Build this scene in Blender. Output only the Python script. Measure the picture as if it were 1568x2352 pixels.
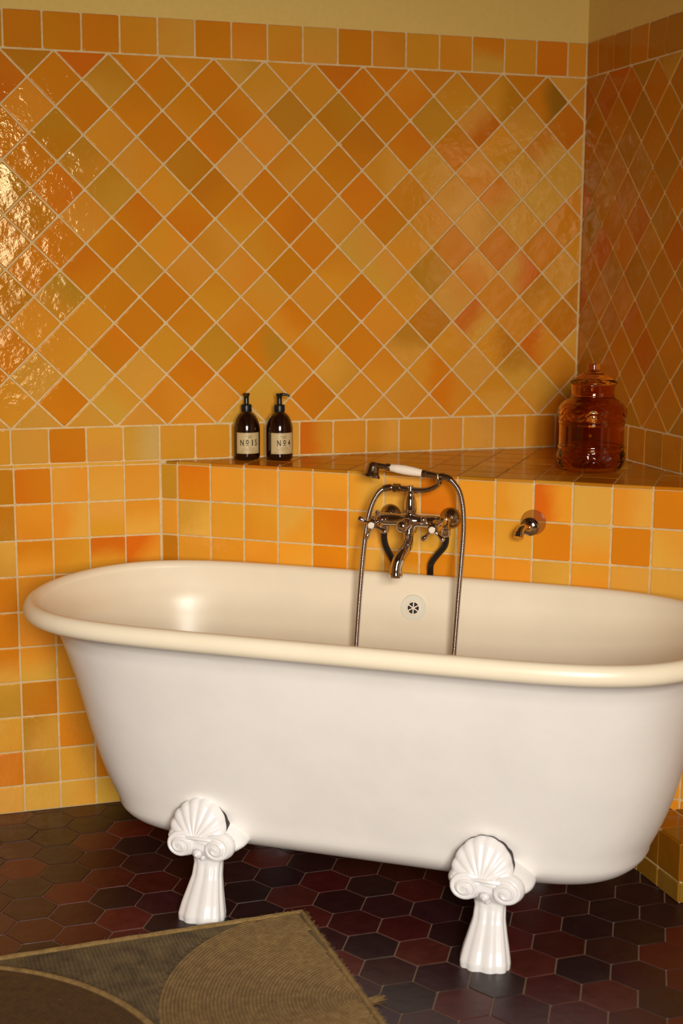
import bpy, bmesh, math, random
from mathutils import Matrix, Vector
random.seed(7)
D = bpy.data
S = bpy.context.scene
COL = S.collection
for o in list(D.objects): D.objects.remove(o)

# ------------------------------------------------------------------ camera
cam_d = D.cameras.new('camera'); cam = D.objects.new('camera', cam_d); COL.objects.link(cam); S.camera = cam
RX, RY, RZ = ((0.95308456, -0.30265480, 0.00546778), (-0.04609807, -0.16297163, -0.98555325), (0.29917351, 0.93906353, -0.16927755))
cam.matrix_world = Matrix(((RX[0], -RY[0], -RZ[0], -2.063023), (RX[1], -RY[1], -RZ[1], -4.008878), (RX[2], -RY[2], -RZ[2], 1.578708), (0, 0, 0, 1)))
cam_d.sensor_fit = 'VERTICAL'; cam_d.sensor_height = 36.0; cam_d.lens = 3190.13 / 2352 * 36.0
cam_d.clip_start = 0.05
cam_d.dof.use_dof = True; cam_d.dof.focus_distance = 3.72; cam_d.dof.aperture_fstop = 2.4

# ------------------------------------------------------------------ world, lights, exposure
W = D.worlds.new('world'); S.world = W; W.use_nodes = True
W.node_tree.nodes['Background'].inputs[0].default_value = (1.0, 0.86, 0.66, 1)
W.node_tree.nodes['Background'].inputs[1].default_value = 0.05
S.view_settings.view_transform = 'Standard'; S.view_settings.look = 'None'
S.view_settings.gamma = 1.0; S.view_settings.use_curve_mapping = False
S.view_settings.exposure = -1.02
def area(name, loc, target, sx, sy, power, color, spread=180):
    l = D.lights.new(name, 'AREA'); l.shape = 'RECTANGLE'; l.size = sx; l.size_y = sy
    l.energy = power; l.color = color; l.spread = math.radians(spread)
    o = D.objects.new(name, l); COL.objects.link(o); o.location = loc
    o.rotation_euler = (Vector(target) - Vector(loc)).to_track_quat('-Z', 'Y').to_euler(); return o
# daylight through the six panes of the window in the wall behind the camera
for px_ in (-2.25, -1.69):
    for pz_, pw in ((2.14, 17.0), (1.70, 13.5), (1.26, 9.0)):
        area('window_daylight', (px_, -4.87, pz_), (px_ + .72, 0.0, pz_ - 1.36), .47, .36, pw, (1.0, 0.93, 0.83), 78)

# ------------------------------------------------------------------ node helpers
def srgb(r, g, b):
    f = lambda c: (c / 255) / 12.92 if c / 255 <= .04045 else ((c / 255 + .055) / 1.055) ** 2.4
    return (f(r), f(g), f(b))
def mat(name, color=(.8, .8, .8), rough=.5, metal=0.0, **kw):
    m = D.materials.new(name); m.use_nodes = True
    b = m.node_tree.nodes['Principled BSDF']
    b.inputs['Base Color'].default_value = (*color, 1); b.inputs['Roughness'].default_value = rough
    b.inputs['Metallic'].default_value = metal
    for k, v in kw.items(): b.inputs[k].default_value = v
    return m
class N:
    def __init__(s, m): s.t = m.node_tree; s.b = s.t.nodes['Principled BSDF']
    def n(s, typ, **kw):
        x = s.t.nodes.new(typ)
        for k, v in kw.items(): setattr(x, k, v)
        return x
    def l(s, a, b): s.t.links.new(a, b)
    def noise(s, vec, scale, detail=2, rough=.5):
        x = s.n('ShaderNodeTexNoise'); x.inputs['Scale'].default_value = scale; x.inputs['Detail'].default_value = detail
        x.inputs['Roughness'].default_value = rough
        if vec is not None: s.l(vec, x.inputs['Vector'])
        return x
    def math(s, op, a, b=None):
        x = s.n('ShaderNodeMath', operation=op)
        for i, v in enumerate((a, b)):
            if v is None: continue
            if isinstance(v, (int, float)): x.inputs[i].default_value = v
            else: s.l(v, x.inputs[i])
        return x.outputs[0]
    def ramp(s, fac, stops):
        x = s.n('ShaderNodeValToRGB'); e = x.color_ramp.elements
        while len(e) < len(stops): e.new(.5)
        for i, (p, c) in enumerate(stops): e[i].position = p; e[i].color = (*c, 1)
        s.l(fac, x.inputs[0]); return x.outputs[0]
    def bump(s, h, strength, dist):
        x = s.n('ShaderNodeBump'); x.inputs['Strength'].default_value = strength; x.inputs['Distance'].default_value = dist
        s.l(h, x.inputs['Height']); s.l(x.outputs[0], s.b.inputs['Normal']); return x

# glazed tile: each tile object carries its own colours (custom properties) and glaze drift direction
def glaze(name, rough=.06, bumpd=.0013, spec=.22):
    m = mat(name, (.6, .3, .05), rough); k = N(m)
    m.node_tree.nodes['Principled BSDF'].inputs['Specular IOR Level'].default_value = spec
    m.node_tree.nodes['Principled BSDF'].inputs['Specular Tint'].default_value = (1, .84, .5, 1)
    tc = k.n('ShaderNodeTexCoord'); oi = k.n('ShaderNodeObjectInfo')
    ca = k.n('ShaderNodeAttribute', attribute_type='OBJECT', attribute_name='glaze_a')
    cb = k.n('ShaderNodeAttribute', attribute_type='OBJECT', attribute_name='glaze_b')
    gd = k.n('ShaderNodeAttribute', attribute_type='OBJECT', attribute_name='drift')
    off = k.n('ShaderNodeVectorMath', operation='ADD'); sc = k.n('ShaderNodeVectorMath', operation='SCALE')
    k.l(oi.outputs['Location'], sc.inputs[0]); sc.inputs['Scale'].default_value = 7.3
    k.l(tc.outputs['Object'], off.inputs[0]); k.l(sc.outputs[0], off.inputs[1])
    vec = off.outputs[0]
    dot = k.n('ShaderNodeVectorMath', operation='DOT_PRODUCT'); k.l(tc.outputs['Object'], dot.inputs[0]); k.l(gd.outputs['Vector'], dot.inputs[1])
    n1 = k.noise(vec, 14, 2)
    t = k.math('ADD', dot.outputs['Value'], k.math('MULTIPLY', k.math('SUBTRACT', n1.outputs[0], .5), 1.3))
    mr = k.n('ShaderNodeMapRange', interpolation_type='SMOOTHSTEP'); mr.inputs['From Min'].default_value = -.9; mr.inputs['From Max'].default_value = .9
    k.l(t, mr.inputs['Value'])
    mix = k.n('ShaderNodeMix', data_type='RGBA'); k.l(mr.outputs[0], mix.inputs[0]); k.l(ca.outputs['Color'], mix.inputs[6]); k.l(cb.outputs['Color'], mix.inputs[7])
    n2 = k.noise(vec, 900, 1)                                   # fine speckle in the glaze
    hv = k.n('ShaderNodeHueSaturation'); k.l(mix.outputs[2], hv.inputs['Color'])
    k.l(k.math('ADD', k.math('MULTIPLY', n2.outputs[0], .30), .85), hv.inputs['Value'])
    k.l(hv.outputs[0], k.b.inputs['Base Color'])
    big = k.noise(vec, 21, 2); fine = k.noise(vec, 120, 2, .6)
    h = k.math('ADD', k.math('MULTIPLY', big.outputs[0], 1.4), k.math('MULTIPLY', fine.outputs[0], .22))
    k.bump(h, 1.0, bumpd)
    return m
M_TILE = glaze('glazed_wall_tile')
M_TOP = glaze('glazed_shelf_tile', .13, .0005)
M_EDGE = mat('tile_edge_clay', srgb(196, 150, 70), .55)
def grout_mat(name, col, lo=.78, bd=.0012):
    m = mat(name, col, .85); k = N(m); tc = k.n('ShaderNodeTexCoord')
    n = k.noise(tc.outputs['Object'], 60, 4); 
    k.l(k.ramp(n.outputs[0], [(.3, tuple(c * lo for c in col)), (.7, col)]), k.b.inputs['Base Color'])
    k.bump(k.noise(tc.outputs['Object'], 260, 3).outputs[0], .5, bd); return m
M_GROUT = grout_mat('wall_grout', srgb(222, 192, 138))
M_FGROUT = grout_mat('floor_grout', srgb(120, 96, 78))
M_PLASTER = grout_mat('painted_plaster', srgb(222, 188, 102), .95, .0004)
N(M_PLASTER).b.inputs['Roughness'].default_value = .8

def hex_mat():
    m = mat('terracotta_hexagon', (.08, .02, .015), .38); k = N(m)
    tc = k.n('ShaderNodeTexCoord'); oi = k.n('ShaderNodeObjectInfo')
    ca = k.n('ShaderNodeAttribute', attribute_type='OBJECT', attribute_name='glaze_a')
    off = k.n('ShaderNodeVectorMath', operation='ADD'); k.l(tc.outputs['Object'], off.inputs[0]); k.l(oi.outputs['Location'], off.inputs[1])
    n1 = k.noise(off.outputs[0], 22, 4, .6)
    hv = k.n('ShaderNodeHueSaturation'); k.l(ca.outputs['Color'], hv.inputs['Color']); k.l(k.math('ADD', k.math('MULTIPLY', n1.outputs[0], .9), .55), hv.inputs['Value'])
    k.l(hv.outputs[0], k.b.inputs['Base Color'])
    k.l(k.math('ADD', k.math('MULTIPLY', n1.outputs[0], .25), .28), k.b.inputs['Roughness'])
    k.bump(k.noise(off.outputs[0], 40, 3).outputs[0], .6, .0015)
    return m
M_HEX = hex_mat()

# ------------------------------------------------------------------ mesh helpers
def mesh_obj(name, verts, faces, m, parent=None, smooth=False, mw=None):
    me = D.meshes.new(name); me.from_pydata([tuple(v) for v in verts], [], faces); me.update()
    if smooth: me.polygons.foreach_set('use_smooth', [True] * len(me.polygons))
    if m: me.materials.append(m)
    return link(name, me, parent, mw)
def link(name, me, parent=None, mw=None):
    o = D.objects.new(name, me); COL.objects.link(o)
    if parent is not None: o.parent = parent
    if mw is not None: o.matrix_basis = mw
    return o
def fix(o):
    bm = bmesh.new(); bm.from_mesh(o.data); bmesh.ops.recalc_face_normals(bm, faces=bm.faces); bm.to_mesh(o.data); bm.free(); return o
def empty(name, mw, label, cat, group=None):
    o = D.objects.new(name, None); COL.objects.link(o); o.matrix_basis = mw; o.empty_display_size = .05
    o['label'] = label; o['category'] = cat
    if group: o['group'] = group
    return o
def tag(o, label, cat, group=None):
    o['label'] = label; o['category'] = cat
    if group: o['group'] = group
    return o
class MB:
    def __init__(s): s.v = []; s.f = []
    def add(s, v, f, mw=None):
        k = len(s.v); s.v += [tuple(mw @ Vector(p)) if mw else tuple(p) for p in v]; s.f += [tuple(i + k for i in q) for q in f]; return s
    def box(s, x0, x1, y0, y1, z0, z1, mw=None):
        return s.add([(x0, y0, z0), (x1, y0, z0), (x1, y1, z0), (x0, y1, z0), (x0, y0, z1), (x1, y0, z1), (x1, y1, z1), (x0, y1, z1)],
                     [(3, 2, 1, 0), (4, 5, 6, 7), (0, 1, 5, 4), (1, 2, 6, 5), (2, 3, 7, 6), (3, 0, 4, 7)], mw)
    def prism(s, poly, z0, z1):
        n = len(poly)
        return s.add([(x, y, z0) for x, y in poly] + [(x, y, z1) for x, y in poly],
                     [tuple(range(n - 1, -1, -1)), tuple(range(n, 2 * n))] + [(i, (i + 1) % n, n + (i + 1) % n, n + i) for i in range(n)])
    def lathe(s, prof, n=32, mw=None, cap=True):        # prof: (r, z)
        v = []; f = []; m = len(prof)
        for j in range(n):
            a = 2 * math.pi * j / n
            for r, z in prof: v.append((r * math.cos(a), r * math.sin(a), z))
        for j in range(n):
            k = (j + 1) % n
            for i in range(m - 1): f.append((j * m + i, k * m + i, k * m + i + 1, j * m + i + 1))
        if cap:
            if prof[0][0] > 1e-6: f.append(tuple(j * m for j in range(n - 1, -1, -1)))
            if prof[-1][0] > 1e-6: f.append(tuple(j * m + m - 1 for j in range(n)))
        return s.add(v, f, mw)
    def tube(s, pts, rad, n=12, closed=False, mw=None, flat=1.0, up=None):
        P = [Vector(p) for p in pts]; m = len(P)
        R = rad if isinstance(rad, (list, tuple)) else [rad] * m
        v = []; f = []; nrm = None
        for i in range(m):
            a = P[(i - 1) % m] if (closed or i) else P[0]; b = P[(i + 1) % m] if (closed or i < m - 1) else P[-1]
            t = (b - a).normalized()
            if nrm is None:
                ref = Vector(up) if up else (Vector((0, 0, 1)) if abs(t.z) < .9 else Vector((1, 0, 0)))
                nrm = (ref - t * ref.dot(t)).normalized()
            else: nrm = (nrm - t * nrm.dot(t)).normalized()
            bn = t.cross(nrm)
            for j in range(n):
                an = 2 * math.pi * j / n
                v.append(P[i] + (nrm * math.cos(an) * flat + bn * math.sin(an)) * R[i])
        for i in range(m if closed else m - 1):
            k = (i + 1) % m
            for j in range(n):
                l = (j + 1) % n; f.append((i * n + j, i * n + l, k * n + l, k * n + j))
        if not closed:
            f.append(tuple(range(n - 1, -1, -1))); f.append(tuple((m - 1) * n + j for j in range(n)))
        return s.add(v, f, mw)
    def ball(s, c, r, n=14, sc=(1, 1, 1)):
        prof = [(r * math.sin(math.pi * i / 10) if 0 < i < 10 else 0.0, -r * math.cos(math.pi * i / 10)) for i in range(11)]
        return s.lathe(prof, n, Matrix.Translation(c) @ Matrix.Diagonal((*sc, 1)), cap=False)
    def build(s, name, m, parent=None, smooth=True, mw=None, angle=40):
        o = mesh_obj(name, s.v, s.f, m, parent, False, mw)
        bm = bmesh.new(); bm.from_mesh(o.data); bmesh.ops.remove_doubles(bm, verts=bm.verts, dist=1e-6)
        bmesh.ops.recalc_face_normals(bm, faces=bm.faces)
        if smooth:
            for fc in bm.faces: fc.smooth = True
            lim = math.radians(angle)
            for e in bm.edges:
                if len(e.link_faces) == 2 and e.calc_face_angle(0) > lim: e.smooth = False
        bm.to_mesh(o.data); bm.free(); return o
def spline(pts, sub=8):
    P = [Vector(p) for p in pts]; out = []
    for i in range(len(P) - 1):
        p0 = P[max(i - 1, 0)]; p1 = P[i]; p2 = P[i + 1]; p3 = P[min(i + 2, len(P) - 1)]
        for k in range(sub):
            t = k / sub
            out.append(.5 * ((2 * p1) + (p2 - p0) * t + (2 * p0 - 5 * p1 + 4 * p2 - p3) * t * t + (3 * p1 - p0 - 3 * p2 + p3) * t ** 3))
    out.append(P[-1]); return out
def smooth_list(vals, sub=8):
    return [v.x for v in spline([(a, 0, 0) for a in vals], sub)]

# ------------------------------------------------------------------ tiles
def clip_half(poly, p, n):       # keep points with dot(q-p, n) >= 0
    out = []
    for i in range(len(poly)):
        a = poly[i]; b = poly[(i + 1) % len(poly)]
        da = (a[0] - p[0]) * n[0] + (a[1] - p[1]) * n[1]; db = (b[0] - p[0]) * n[0] + (b[1] - p[1]) * n[1]
        if da >= 0: out.append(a)
        if da * db < 0:
            t = da / (da - db); out.append((a[0] + (b[0] - a[0]) * t, a[1] + (b[1] - a[1]) * t))
    return out
def clip(poly, region):          # region convex CCW
    for i in range(len(region)):
        a = region[i]; b = region[(i + 1) % len(region)]
        poly = clip_half(poly, a, (-(b[1] - a[1]), b[0] - a[0]))
        if len(poly) < 3: return []
    out = []
    for q in poly:
        if not out or math.hypot(q[0] - out[-1][0], q[1] - out[-1][1]) > 1e-5: out.append(q)
    if len(out) > 1 and math.hypot(out[0][0] - out[-1][0], out[0][1] - out[-1][1]) < 1e-5: out.pop()
    return out
def area2(p): return .5 * sum(p[i][0] * p[(i + 1) % len(p)][1] - p[(i + 1) % len(p)][0] * p[i][1] for i in range(len(p)))
def inset(poly, d):
    n = len(poly); out = []
    for i in range(n):
        a = Vector(poly[i - 1]); b = Vector(poly[i]); c = Vector(poly[(i + 1) % n])
        e1 = (b - a).normalized(); e2 = (c - b).normalized()
        n1 = Vector((-e1.y, e1.x)); n2 = Vector((-e2.y, e2.x))
        k = n1 + n2; l = max(1 + n1.dot(n2), .25); out.append(tuple(b + k * (d / l)))
    return out
def tile_mesh(name, poly, m, gap=.0054, rad=.0042, thick=.0028, base=-.004, bev=.0028, wob=.0004):
    P = inset(poly, gap / 2)
    if area2(P) < 3e-5: return None
    n = len(P); out = []
    for i in range(n):
        a = Vector(P[i - 1]); b = Vector(P[i]); c = Vector(P[(i + 1) % n])
        la = (a - b).length; lc = (c - b).length
        r = min(rad * random.uniform(.55, 1.3), la * .3, lc * .3)
        ua = (a - b) / la; uc = (c - b) / lc
        p0 = b + ua * r; p2 = b + uc * r; mid = b * .42 + (p0 + p2) * .29
        for q in (p0, mid, p2): out.append((q.x + random.uniform(-wob, wob), q.y + random.uniform(-wob, wob)))
    k = len(out); cx = sum(p[0] for p in out) / k; cy = sum(p[1] for p in out) / k
    R = max(.01, max(math.hypot(p[0] - cx, p[1] - cy) for p in out))
    sh = lambda f: [(cx + (x - cx) * f, cy + (y - cy) * f) for x, y in out]
    ring0 = [(x, y, base) for x, y in out]; ring1 = [(x, y, thick - bev * .75) for x, y in out]
    ring2 = [(x, y, thick) for x, y in sh(1 - bev / R * 1.25)]
    v = ring0 + ring1 + ring2; f = []
    for L in (0, 1):
        for i in range(k): j = (i + 1) % k; f.append((L * k + i, L * k + j, (L + 1) * k + j, (L + 1) * k + i))
    f.append(tuple(2 * k + i for i in range(k)))
    me = D.meshes.new(name); me.from_pydata(v, [], f); me.update()
    me.polygons.foreach_set('use_smooth', [True] * len(me.polygons)); me.materials.append(m)
    nr = []
    for L, wz in ((0, 0.0), (1, .45), (2, 1.0)):
        for i in range(k):
            a = Vector(out[i - 1]); b = Vector(out[(i + 1) % k]); t = (b - a).normalized()
            nr.append(tuple(Vector((t.y * (1 - wz), -t.x * (1 - wz), wz)).normalized()))
    me.normals_split_custom_set_from_vertices(nr)
    return me
PAL = {'O': srgb(214, 145, 44), 'Y': srgb(212, 160, 66), 'D': srgb(204, 123, 22), 'R': srgb(200, 96, 18), 'G': srgb(180, 130, 38), 'K': srgb(182, 114, 22), 'P': srgb(204, 176, 110), 'Z': srgb(126, 86, 22)}
GAIN = [1.0]; COMP = [.30]; MEAN = srgb(208, 134, 32)
def colours(o, code):
    if code is None: code = random.choice('OOOODDYYYGKO')
    ang = random.uniform(0, 2 * math.pi); s = 14
    if '>' in code:
        a, b = code[0], code[2]; s = 24
        if len(code) > 3: ang = {'v': -math.pi / 2, 'h': 0, 'd': -math.pi / 4, 'u': math.pi / 4}[code[3]]
    else:
        a = code; b = random.choice({'O': 'OOYD', 'Y': 'YYOG', 'D': 'DDOR', 'R': 'RDD', 'G': 'GYO', 'K': 'KDG', 'P': 'PY', 'Z': 'ZK'}[a]); s = random.choice((8, 14, 20))
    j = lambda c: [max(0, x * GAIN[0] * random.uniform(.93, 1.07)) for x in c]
    tone = lambda c: [x + (m_ - x) * COMP[0] for x, m_ in zip(PAL[c], MEAN)]
    ca = j(tone(a)); cb = j(tone(b))
    if a != b and '>' not in code: cb = [.5 * x + .5 * y for x, y in zip(ca, cb)]
    o['glaze_a'] = ca; o['glaze_b'] = cb
    return ang, s
def drift(o, ang, s, rot=0): o['drift'] = [s * math.cos(ang - rot), s * math.sin(ang - rot), 0.0]
PITCH = .105
SQ = {}
def place(poly, F, parent, code, m=M_TILE, name='tile', full=None, tilt=.35, **kw):
    """poly in the 2-D frame F (x along, y up, z out of the face)."""
    cx = sum(p[0] for p in poly) / len(poly); cy = sum(p[1] for p in poly) / len(poly)
    if full is not None:
        key = (m.name, round(full[0], 4))
        if key not in SQ:
            h = full[0] / 2; SQ[key] = [tile_mesh(name, [(-h, -h), (h, -h), (h, h), (-h, h)], m, **kw) for _ in range(10)]
        me = random.choice(SQ[key]); rot = full[1] + random.randrange(4) * math.pi / 2
    else:
        me = tile_mesh(name, [(x - cx, y - cy) for x, y in poly], m, **kw); rot = 0
        if me is None: return None
    t = math.radians(tilt)
    loc = Matrix.Translation((cx, cy, random.uniform(-.0004, .0004))) @ Matrix.Rotation(random.gauss(0, t), 4, 'X') @ Matrix.Rotation(random.gauss(0, t), 4, 'Y') @ Matrix.Rotation(rot, 4, 'Z')
    o = link(name, me, parent, (parent.matrix_basis.inverted() if parent.type == 'EMPTY' else Matrix()) @ F @ loc)
    ang, s = colours(o, code); drift(o, ang, s, rot); return o
def frame(origin, u, v):
    u = Vector(u).normalized(); v = Vector(v).normalized(); n = u.cross(v)
    return Matrix(((u.x, v.x, n.x, origin[0]), (u.y, v.y, n.y, origin[1]), (u.z, v.z, n.z, origin[2]), (0, 0, 0, 1)))
def rect(x0, x1, y0, y1): return [(x0, y0), (x1, y0), (x1, y1), (x0, y1)]

# ------------------------------------------------------------------ room shell
CEIL = 2.78; XL = -3.6; YR = -4.9; WB = -1.90
DG = .1485 * .9974; DGX = .105 * math.sqrt(2)
ZB = 1.1392; ZT = ZB + 7 * DG; ZTOP = ZT + .105
LEDGE = 1.036
RA = 1.590915; RU = (math.cos(RA), -math.sin(RA), 0)
def structure(o): o['kind'] = 'structure'; return o
wall_back = structure(MB().box(XL, .12, 0, .14, 0, ZTOP - .002).build('wall_back', M_GROUT, smooth=False))
MB().box(XL, .12, -.001, .14, ZTOP - .002, CEIL).build('plaster', M_PLASTER, wall_back, smooth=False)
FR = frame((0, 0, 0), RU, (0, 0, 1))            # right wall frame: x runs towards the camera, z points into the room
wall_right = structure(MB().box(-.05, 4.95, 0, ZTOP - .002, -.14, 0, FR).build('wall_right', M_GROUT, smooth=False))
MB().box(-.05, 4.95, ZTOP - .002, CEIL, -.14, .001, FR).build('plaster', M_PLASTER, wall_right, smooth=False)
structure(MB().box(XL - .14, XL, YR - .14, .14, 0, CEIL).build('wall_left', M_PLASTER, smooth=False))
wr = MB()
wr.box(XL, -2.53, YR - .14, YR, 0, CEIL).box(-1.41, .12, YR - .14, YR, 0, CEIL).box(-2.53, -1.41, YR - .14, YR, 0, .98).box(-2.53, -1.41, YR - .14, YR, 2.38, CEIL)
structure(wr.build('wall_rear', M_PLASTER, smooth=False))
wf = MB().box(-2.53, -2.49, YR - .06, YR + .02, .98, 2.38).box(-1.45, -1.41, YR - .06, YR + .02, .98, 2.38).box(-2.49, -1.45, YR - .06, YR + .02, .98, 1.03).box(-2.49, -1.45, YR - .06, YR + .02, 2.34, 2.38)
wf.box(-1.995, -1.945, YR - .06, YR + .02, 1.03, 2.34).box(-2.49, -1.45, YR - .055, YR + .015, 1.455, 1.505).box(-2.49, -1.45, YR - .055, YR + .015, 1.895, 1.945)
structure(wf.build('window_1', mat('window_paint', srgb(214, 206, 188), .5), smooth=False))
structure(MB().box(XL - .14, .2, YR - .14, .14, CEIL, CEIL + .1).build('ceiling', mat('dark_ceiling', srgb(128, 98, 66), .7), smooth=False))  # unseen ceiling, coloured dark to cut the bounce onto the upper wall
floor = structure(MB().box(XL - .14, .2, YR - .14, .14, -.1, -.0015).build('floor', M_FGROUT, smooth=False))

# ---- back wall tiles
FB = frame((0, 0, 0), (1, 0, 0), (0, 0, 1))
X0 = -1.6184
TOPB = 'K D D O Y D O O Y D O O O D>Yv O D O'.split()
BOTB = 'Y D Y Y>Ph O O O Y R>Oh O O>Yh O Y Y O O>Kh D'.split()
for n in range(-2, 17):
    a, b = -1.7537 + .1054 * n, -1.7537 + .1054 * (n + 1)
    place(rect(max(a, WB), min(b, -.004), ZT, ZTOP - .001), FB, wall_back, TOPB[n] if n >= 0 else None)
    a, b = -1.770 + .1062 * n, -1.770 + .1062 * (n + 1)
    place(rect(max(a, WB), min(b, -.004), LEDGE + .0005, ZB), FB, wall_back, BOTB[n] if n >= 0 else ('O' if n == -1 else None))
DIA = {  # half-row -> codes for k = -1, 0, 1 ...
 0: 'K R D O Y O R D D D D Y',
 1: 'R D G D D O O D D O O>Kh D>Zh',
 2: 'O D D D D G K D G Y>Rd Y R',
 3: 'D K O D D O O K D D O D>Yd',
 4: 'D G O K Y O D O>Yh Y O>Y Y Y',
 5: 'K D G O K D D D D O>Yd D>O Y',
 6: 'K O D D O D O D O Y Y D',
 7: 'K D D O O O D Y O D D D',
 8: 'D D G O O D O Y G D>Yu Y>Rh Y',
 9: 'K G D D O O O D O Y D G>Od',
 10: 'O O D D O O>Du D O K R>Yd O K',
 11: 'D O D O G D>Gh D>Ou D G>Yv O O>Kh R>Oh',
 12: 'Y Y Y D D O Y O O>Dh Y G>Yv O',
 13: 'O D Y O O Y D O O D>O O>Yv Y',
 14: 'Y Y Y O Y O O O O O O D'}
REG_B = rect(WB, -.004, ZB, ZT)
for h, row in DIA.items():
    codes = row.split()
    for k in range(-3, 12):
        cx = X0 + (k + (.5 if h % 2 == 0 else 0)) * DGX; cz = ZT - h * DG / 2
        sq = [(cx, cz - DG / 2), (cx + DGX / 2, cz), (cx, cz + DG / 2), (cx - DGX / 2, cz)]
        c = clip(sq, REG_B)
        if not c or area2(c) < 2e-4: continue
        code = codes[k + 1] if 0 <= k + 1 < len(codes) else None
        whole = abs(area2(c) - area2(sq)) < 1e-6
        if k < -2 and whole is False and area2(c) < .003: continue
        place(c, FB, wall_back, code, full=(.105, math.pi / 4) if whole else None)
GAIN[0] = 1.12; COMP[0] = .12
# thin strip and the lower courses left of the shelf
rest = MB()                                          # the wall goes on to the left of what the photograph shows
def flat(poly):
    q = inset(poly, .0027); k = len(q)
    rest.add([FB @ Vector((x, y, z)) for z in (-.003, .0026) for x, y in q], [tuple(range(k, 2 * k))] + [(i, (i + 1) % k, k + (i + 1) % k, k + i) for i in range(k)])
for n in range(-18, -2):
    a = -1.7648 + .105 * n; b = min(a + .105, WB)
    if b - a < .02: continue
    flat(rect(a, b, ZT, ZTOP - .001)); flat(rect(a, b, LEDGE + .0005, ZB))
    for r in range(10): flat(rect(a, b, max(0, 1.027 - (r + 1) * .105), 1.027 - r * .105))
for h in range(15):
    for k in range(-15, -2):
        cx = X0 + (k + (.5 if h % 2 == 0 else 0)) * DGX; cz = ZT - h * DG / 2
        c = clip([(cx, cz - DG / 2), (cx + DGX / 2, cz), (cx, cz + DG / 2), (cx - DGX / 2, cz)], rect(XL, WB, ZB, ZT))
        if c and area2(c) > 3e-4: flat(c)
ro_ = rest.build('tile_field', M_TILE, wall_back, smooth=False); ro_['kind'] = 'stuff'; colours(ro_, 'O>D'); drift(ro_, .4, 1.5)
LOW = ['K D O Y O', 'K O O>Yh Y>Ov O>Yv', 'Y D>Ov O R>Ov R>Od', 'D O D O O', 'D O D O O', 'D>Yv O>Yv O O O', 'G K O O O', 'O G D O O', 'D G O D O', 'Y Y Y Y Y']
for n in range(-2, 4):
    a, b = -1.7648 + .105 * n, -1.7648 + .105 * (n + 1)
    a = max(a, WB)
    if n == 3: b = -1.3470
    place(rect(a, b, 1.0265, LEDGE + .0015), FB, wall_back, 'Y', gap=.003, rad=.001)
    for r in range(10):
        z1 = 1.0270 - r * .105; z0 = z1 - .105 if r < 9 else 0
        cs = LOW[r].split()
        place(rect(a, b, z0, z1), FB, wall_back, cs[n + 1] if n >= -1 else None, full=(.105, 0) if (r < 9 and n > -2) else None)

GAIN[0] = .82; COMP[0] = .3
# ---- right wall tiles
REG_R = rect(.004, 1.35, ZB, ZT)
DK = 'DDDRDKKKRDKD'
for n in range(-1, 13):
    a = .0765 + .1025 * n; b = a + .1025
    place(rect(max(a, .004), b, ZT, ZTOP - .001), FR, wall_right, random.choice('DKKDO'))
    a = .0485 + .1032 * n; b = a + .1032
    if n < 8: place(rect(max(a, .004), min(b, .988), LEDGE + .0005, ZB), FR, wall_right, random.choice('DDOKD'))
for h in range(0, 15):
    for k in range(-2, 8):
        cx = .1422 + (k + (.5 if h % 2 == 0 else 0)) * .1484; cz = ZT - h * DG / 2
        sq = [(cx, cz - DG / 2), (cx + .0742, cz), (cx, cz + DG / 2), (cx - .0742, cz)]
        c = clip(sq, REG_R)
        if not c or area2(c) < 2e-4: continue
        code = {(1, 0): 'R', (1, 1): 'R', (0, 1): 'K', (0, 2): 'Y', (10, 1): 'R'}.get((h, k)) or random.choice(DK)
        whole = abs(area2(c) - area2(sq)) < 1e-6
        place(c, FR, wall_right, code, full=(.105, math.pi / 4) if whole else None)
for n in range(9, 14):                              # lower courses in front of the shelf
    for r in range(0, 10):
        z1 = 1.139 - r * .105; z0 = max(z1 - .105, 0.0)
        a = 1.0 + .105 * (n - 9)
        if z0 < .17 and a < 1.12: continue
        place(rect(a, a + .105, z0, z1), FR, wall_right, random.choice(DK))

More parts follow.
